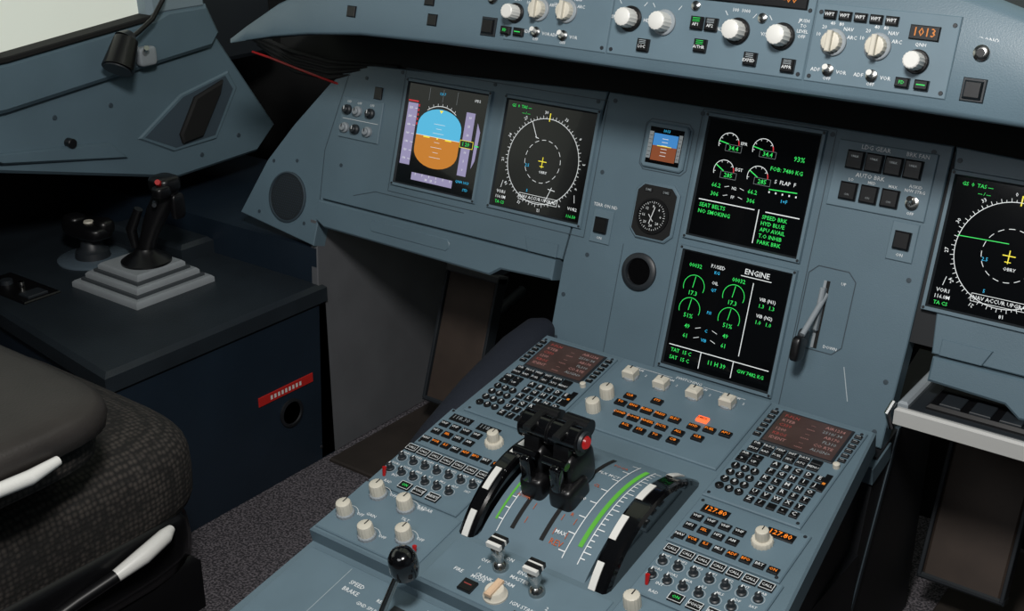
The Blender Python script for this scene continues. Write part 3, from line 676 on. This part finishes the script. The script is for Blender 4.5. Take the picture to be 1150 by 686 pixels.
o=Ob('footwell_floor_plate'); o.box(-.81,-.30,-.08,.40,FZ,FZ+.008,BR2,.003); o.done()
o=Ob('footwell_floor_plate'); o.box(.30,.82,.0,.40,FZ,FZ+.008,BR2,.003); o.done()
for x in (-.66,-.336,.345,.66):
    M=frame((x,.16,-.45),(1,0,0),(0,.32,.95)); o=Ob('rudder_pedal',M)
    o.box(-.060,.060,-.135,.135,-.012,.012,BR,.005)
    o.box(-.066,.066,-.14,-.130,-.014,.015,DKGREY,.003)
    o.box(-.065,.065,.125,.140,-.014,.018,SIDEG,.003); o.rod((0,0,-.01),(0,.1,-.17),.012,.012,DKGREY,12)
    for s_ in (-1,1): o.box(s_*.062-.003,s_*.062+.003,-.135,.135,-.012,.016,DKGREY,.001)
    o.done()
# side stick
o=Ob('side_stick')
bx,by=-1.093,-.252
TG=mat('boot_grey','#8b9195',.55,noise=.05,nscale=30); TG2=mat('boot_dark','#3c4145',.6)
o.M=Matrix.Translation((bx,by,zc))
for k,(hx,z0) in enumerate([(.095,0),(.076,.016),(.058,.032)]):
    o.prism([(-hx,-hx*.93),(hx,-hx*.93),(hx,hx*.93),(-hx,hx*.93)],z0,z0+.013,TG,.004)
    if k: o.prism([(-hx-.006,-hx*.93-.006),(hx+.006,-hx*.93-.006),(hx+.006,hx*.93+.006),(-hx-.006,hx*.93+.006)],z0-.003,z0+.002,TG2)
o.M=Matrix.Translation((bx+.008,by+.006,zc))
o.lathe(0,0,[(.046,.044),(.046,.049),(.036,.056),(.022,.064),(.017,.072)],BLACK,28)
o.tube([(0,0,.062),(.006,.006,.09),(.014,.012,.115),(.024,.019,.14),(.035,.027,.165),(.044,.033,.185),(.050,.034,.203)],[.016,.0155,.018,.0205,.021,.020,.012],BLACK,20)
o.sq((.044,.026,.197),(.026,.024,.016),BLACK,.6,.6); o.sq((.062,.004,.190),(.013,.016,.011),BLACK,.6,.6)
o.rod((.052,.010,.200),(.062,-.002,.209),.007,.005,RED,14); o.sq((.062,.036,.155),(.007,.014,.024),BLACK,.5,.5)
o.tube([(-.012,-.012,.075),(-.012,-.016,.11),(.006,-.008,.150)],[.008,.010,.008],BLACK,12)
o.rod((.04,.004,.165),(.056,-.010,.167),.005,.004,DKGREY,12)
o.done(ang=50)
o=Ob('steering_tiller',Matrix.Translation((-1.285,-.225,zc)))
CL=mat('clear_plastic_disc','#55636e',.15,coat=.5)
o.lathe(0,0,[(.068,0),(.068,.003),(.064,.005)],CL,40)
o.lathe(0,0,[(.034,.005),(.032,.018),(.022,.024),(.018,.048)],DKGREY,28)
o.sq((-.008,.0,.060),(.058,.030,.015),BLACK,.5,.6); o.sq((.03,.012,.070),(.020,.018,.016),BLACK,.7,.7); o.sq((-.045,0,.070),(.022,.020,.014),BLACK,.7,.7)
o.rod((0,0,.072),(0,0,.078),.011,.009,CREAM,18); o.done(ang=50)
o=Ob('console_switch_panel',Matrix.Translation((-1.24,-.40,zc)))
o.box(-.10,.06,-.045,.03,0,.004,BLACK,.002); o.lathe(-.05,-.01,[(.012,.004),(.011,.012)],DKGREY,18); o.lathe(0,-.01,[(.006,.004),(.006,.02)],CHROME,12); o.box(.02,.05,-.03,.01,.004,.008,DKGREY,.001)
o.done()
# ------------------------------------------------------------------ left wall & sill
SX=-1.229
o=Ob('window_sill_trim',SIDEF(SX))
o.prism([(-1.4,.09),(-1.4,.02),(-.422,-.075),(-.045,-.174),(.17,-.166),(.226,-.119),(.08,.101),(.06,.13),(-.077,.128),(-.388,.100)],-.35,0,PAINT,.006)
o.prism([(-1.4,.108),(-.388,.117),(-.077,.148),(-.04,.16),(.055,.16),(.082,.100),(.06,.075),(-.10,.060),(-.40,.030),(-1.4,.02)],-.02,.020,PAINT,.008)
RC=mat('recess_blue','#3c4a55',.6)
o.prism([(-.13,-.075),(-.02,-.008),(.105,.018),(.125,-.02),(.06,-.115),(-.05,-.118)],0,.004,PAINT,.003)
o.prism([(-.115,-.075),(-.015,-.014),(.095,.010),(.112,-.02),(.055,-.105),(-.045,-.11)],.0035,.005,RC)
o.prism([(-.035,-.085),(.01,-.018),(.085,.004),(.075,-.022),(.02,-.10),(-.03,-.105)],.004,.014,BLACKM,.004)
o.prism([(-.46,-.035),(-.20,-.065),(-.16,-.105),(-.42,-.06)],0,.010,PAINT,.005)
for y,z in [(-.3,0),(-.18,.0),(.12,-.12),(.02,-.14)]: o.lathe(y,z,[(.005,0),(.004,.002)],PAINTD,12)
o.lathe(-.28,-.05,[(.009,0),(.009,.014),(.008,.015)],BLACK,16)
o.done()
o=Ob('window_1',SIDEF(SX))
o.prism([(-1.4,.106),(-.388,.116),(-.078,.147),(-.083,.156),(-.39,.126),(-1.4,.116)],-.02,.024,BLACKM,.002)
GLS=mat('window_pane','#bfc4ba',.3,noise=.05,nscale=3,emit=.62)
o.rect(-1.4,-.05,.10,.75,GLS,-.015)
o.box(-1.4,-.04,.74,.80,-.08,.03,PAINT)
o.prism([(-.43,.115),(-.40,.115),(-.32,.75),(-.35,.75)],-.015,.000,mat('blurred_outside_frame','#6d7573',.6))
o.done()
o=Ob('window_post',SIDEF(SX))
o.prism([(-.083,.150),(.055,.15),(.045,.30),(-.0,.8),(-.10,.8)],-.06,.018,mat('window_post_paint','#7f909a',.5),.010)
o.prism([(.055,.10),(.16,.02),(.30,.02),(.25,.8),(.02,.8)],-.20,-.06,DKGREY,.01); o.done()
o=Ob('map_reading_lamp')
lx=-1.185
o.tube([(lx,-.045,.30),(lx+.005,-.055,.23),(lx+.006,-.075,.185),(lx+.010,-.105,.155),(lx+.016,-.142,.138),(lx+.02,-.163,.130)],.0045,BLACK,12)
o.rod((lx+.02,-.175,.128),(lx+.034,-.21,.083),.022,.029,BLACK,28); o.rod((lx+.034,-.21,.083),(lx+.0345,-.2115,.081),.025,.025,DKGREY,28); o.rod((lx+.018,-.163,.138),(lx+.02,-.175,.128),.010,.022,BLACK,24)
o.sq((lx-.015,-.11,.085),(.010,.020,.018),LTGREY,.4,.4); o.rod((lx-.015,-.115,.085),(lx+.01,-.125,.105),.005,.005,CHROME,12)
o.done()
o=Ob('red_cable'); o.tube([(-1.05,.02,.09),(-.98,.0,.09),(-.92,.0,.08),(-.85,.01,.065),(-.8,.03,.05)],.0022,RED,8); o.done()
o=Ob('cable_bundle') 
for k in range(4): o.tube([(-1.1,.05+.01*k,.12-.01*k),(-.95,.03,.10-.012*k),(-.85,.02,.095-.01*k),(-.7,.04,.10)],.004,BLACKM,8)
o.done()
o=Ob('pull_out_tray_table')
o.box(.285,.80,-.10,.10,-.218,-.200,DKGREY,.003); o.box(.278,.81,-.110,-.10,-.221,-.198,mat('tray_edge','#b9bab8',.4),.003)
o.box(.278,.292,-.10,.1,-.225,-.192,LTGREY,.003); o.box(.31,.78,-.085,.08,-.200,-.193,BLACK,.004)
for k in range(12): o.box(.325+.038*k,.352+.038*k,-.08,-.045,-.194,-.190,DKGREY,.001)
o.tube([(.275,-.105,-.192),(.271,-.115,-.205),(.275,-.105,-.230)],.004,CHROME,8)
o.done()
# ------------------------------------------------------------------ seat
def fabric():
    m=bpy.data.materials.new('seat_mesh_fabric'); m.use_nodes=True; nt=m.node_tree; b=nt.nodes['Principled BSDF']
    tc=nt.nodes.new('ShaderNodeTexCoord')
    vo=nt.nodes.new('ShaderNodeTexVoronoi'); vo.inputs['Scale'].default_value=130; vo.inputs['Randomness'].default_value=.35
    n=nt.nodes.new('ShaderNodeTexNoise'); n.inputs['Scale'].default_value=9; n.inputs['Detail'].default_value=4
    for w in (vo,n): nt.links.new(tc.outputs['Object'],w.inputs['Vector'])
    r=nt.nodes.new('ShaderNodeValToRGB'); r.color_ramp.elements[0].position=.15; r.color_ramp.elements[1].position=.6
    r.color_ramp.elements[0].color=lin('#4a4440'); r.color_ramp.elements[1].color=lin('#171514')
    nt.links.new(vo.outputs['Distance'],r.inputs['Fac'])
    mx=nt.nodes.new('ShaderNodeMixRGB'); mx.blend_type='MULTIPLY'; mx.inputs['Fac'].default_value=.6
    nt.links.new(r.outputs['Color'],mx.inputs['Color1']); nt.links.new(n.outputs['Fac'],mx.inputs['Color2'])
    nt.links.new(mx.outputs['Color'],b.inputs['Base Color'])
    bp=nt.nodes.new('ShaderNodeBump'); bp.inputs['Strength'].default_value=.5; bp.inputs['Distance'].default_value=.003; bp.invert=True
    nt.links.new(vo.outputs['Distance'],bp.inputs['Height']); nt.links.new(bp.outputs['Normal'],b.inputs['Normal']); b.inputs['Roughness'].default_value=.85
    return m
FAB=fabric()
ARM=mat('armrest_vinyl','#2b2725',.5,noise=.15,nscale=20,bump=.2,bscale=300)
o=Ob('pilot_seat')
o.sq((-.775,-.86,-.345),(.265,.29,.088),FAB,.5,.35,48,24)
o.sq((-.775,-.87,-.45),(.262,.28,.045),BLACK,.3,.3,36,14)
o.sq((-.80,-1.20,0),(.24,.07,.42),FAB,.4,.4,32,18)
o.sq((-.68,-1.0,-.165),(.235,.255,.030),ARM,.45,.30,40,14)
o.sq((-.69,-1.0,-.205),(.225,.245,.032),FAB,.45,.30,40,14)
o.box(-.98,-.60,-1.05,-.70,FZ+.06,-.46,DKGREY,.01); o.box(-1.0,-.56,-1.15,-.60,FZ+.001,FZ+.06,BLACK,.01)
o.box(-.56,-.52,-1.15,-.62,-.56,-.47,BLACK,.01)
o.sq((-.54,-.90,-.425),(.035,.27,.045),BLACK,.4,.4)
o.tube([(-.492,-.775,-.408),(-.487,-.735,-.397),(-.490,-.695,-.388),(-.496,-.68,-.386)],[.009,.012,.011,.006],WHITE,14)
o.tube([(-.505,-.90,-.435),(-.50,-.83,-.420),(-.492,-.775,-.408)],.009,BLACK,10)
o.tube([(-.440,-.99,-.178),(-.435,-.90,-.180),(-.440,-.86,-.178)],[.008,.009,.006],WHITE,12)
o.done(ang=60)
# ------------------------------------------------------------------ room shell
def carpet():
    m=bpy.data.materials.new('carpet_speckled'); m.use_nodes=True; nt=m.node_tree; b=nt.nodes['Principled BSDF']
    tc=nt.nodes.new('ShaderNodeTexCoord'); n=nt.nodes.new('ShaderNodeTexNoise'); n.inputs['Scale'].default_value=260; n.inputs['Detail'].default_value=2
    nt.links.new(tc.outputs['Object'],n.inputs['Vector']); r=nt.nodes.new('ShaderNodeValToRGB'); r.color_ramp.elements[0].position=.42; r.color_ramp.elements[1].position=.62
    r.color_ramp.elements[0].color=lin('#2f2e33'); r.color_ramp.elements[1].color=lin('#6f6a70')
    nt.links.new(n.outputs['Fac'],r.inputs['Fac']); nt.links.new(r.outputs['Color'],b.inputs['Base Color']); b.inputs['Roughness'].default_value=.95
    bp=nt.nodes.new('ShaderNodeBump'); bp.inputs['Strength'].default_value=.6; bp.inputs['Distance'].default_value=.004
    nt.links.new(n.outputs['Fac'],bp.inputs['Height']); nt.links.new(bp.outputs['Normal'],b.inputs['Normal']); return m
o=Ob('floor'); o.box(-1.7,1.7,-2.4,.6,FZ-.03,FZ,carpet()); o.done()
WALLM=mat('wall_lining','#5a6670',.7,noise=.05,nscale=5)
o=Ob('wall_front'); o.box(-1.7,1.7,.42,.46,FZ,.16,BLACKM); o.done()
o=Ob('wall_left'); o.box(-1.7,-1.60,-2.4,.46,FZ,.1,BLACKM); o.done()
o=Ob('wall_right'); o.box(1.45,1.55,-2.4,.46,FZ,1.2,WALLM); o.done()
o=Ob('wall_back'); o.box(-1.7,1.55,-2.44,-2.4,FZ,1.2,WALLM); o.done()
o=Ob('ceiling'); o.box(-1.7,1.55,-2.44,-.1,1.2,1.24,WALLM); o.done()
o=Ob('window_2'); o.M=frame((0,.30,.15),(1,0,0),(0,-.45,.9))
o.rect(-1.1,1.3,0,1.2,mat('windshield_view','#b9c2ae',.3,emit=.6),0)
for x in (-.03,-.85,.8): o.box(x,x+.06,0,1.2,0,.04,PAINT,.01)
o.done()
# ------------------------------------------------------------------ lights
def area(name,loc,target,size,energy,col=(1,1,1)):
    l=bpy.data.lights.new(name,'AREA'); l.energy=energy; l.size=size; l.color=col; l.shape='DISK'
    ob=bpy.data.objects.new(name,l); sc.collection.objects.link(ob); ob.location=loc
    d=Vector(target)-Vector(loc); ob.rotation_euler=d.to_track_quat('-Z','Y').to_euler()
area('dome_light',(.45,-1.25,1.05),(-.1,-.1,-.2),.25,22,(1,.97,.93))
area('overhead_light',(.0,-1.9,1.1),(-.3,-.3,-.3),.9,8,(.94,.97,1))
w=bpy.data.worlds.new('World'); sc.world=w; w.use_nodes=True; w.node_tree.nodes['Background'].inputs[0].default_value=(.75,.8,.78,1); w.node_tree.nodes['Background'].inputs[1].default_value=.35
# ------------------------------------------------------------------ camera
cd=bpy.data.cameras.new('camera'); co=bpy.data.objects.new('camera',cd); sc.collection.objects.link(co)
yaw,pit=math.radians(36.743),math.radians(22.6224)
f=Vector((-math.sin(yaw)*math.cos(pit),math.cos(yaw)*math.cos(pit),-math.sin(pit)))
co.location=(.7226,-1.5358,.5326); co.rotation_euler=f.to_track_quat('-Z','Y').to_euler()
cd.sensor_width=36; cd.lens=1368/1150*36; cd.clip_start=.02
sc.camera=co
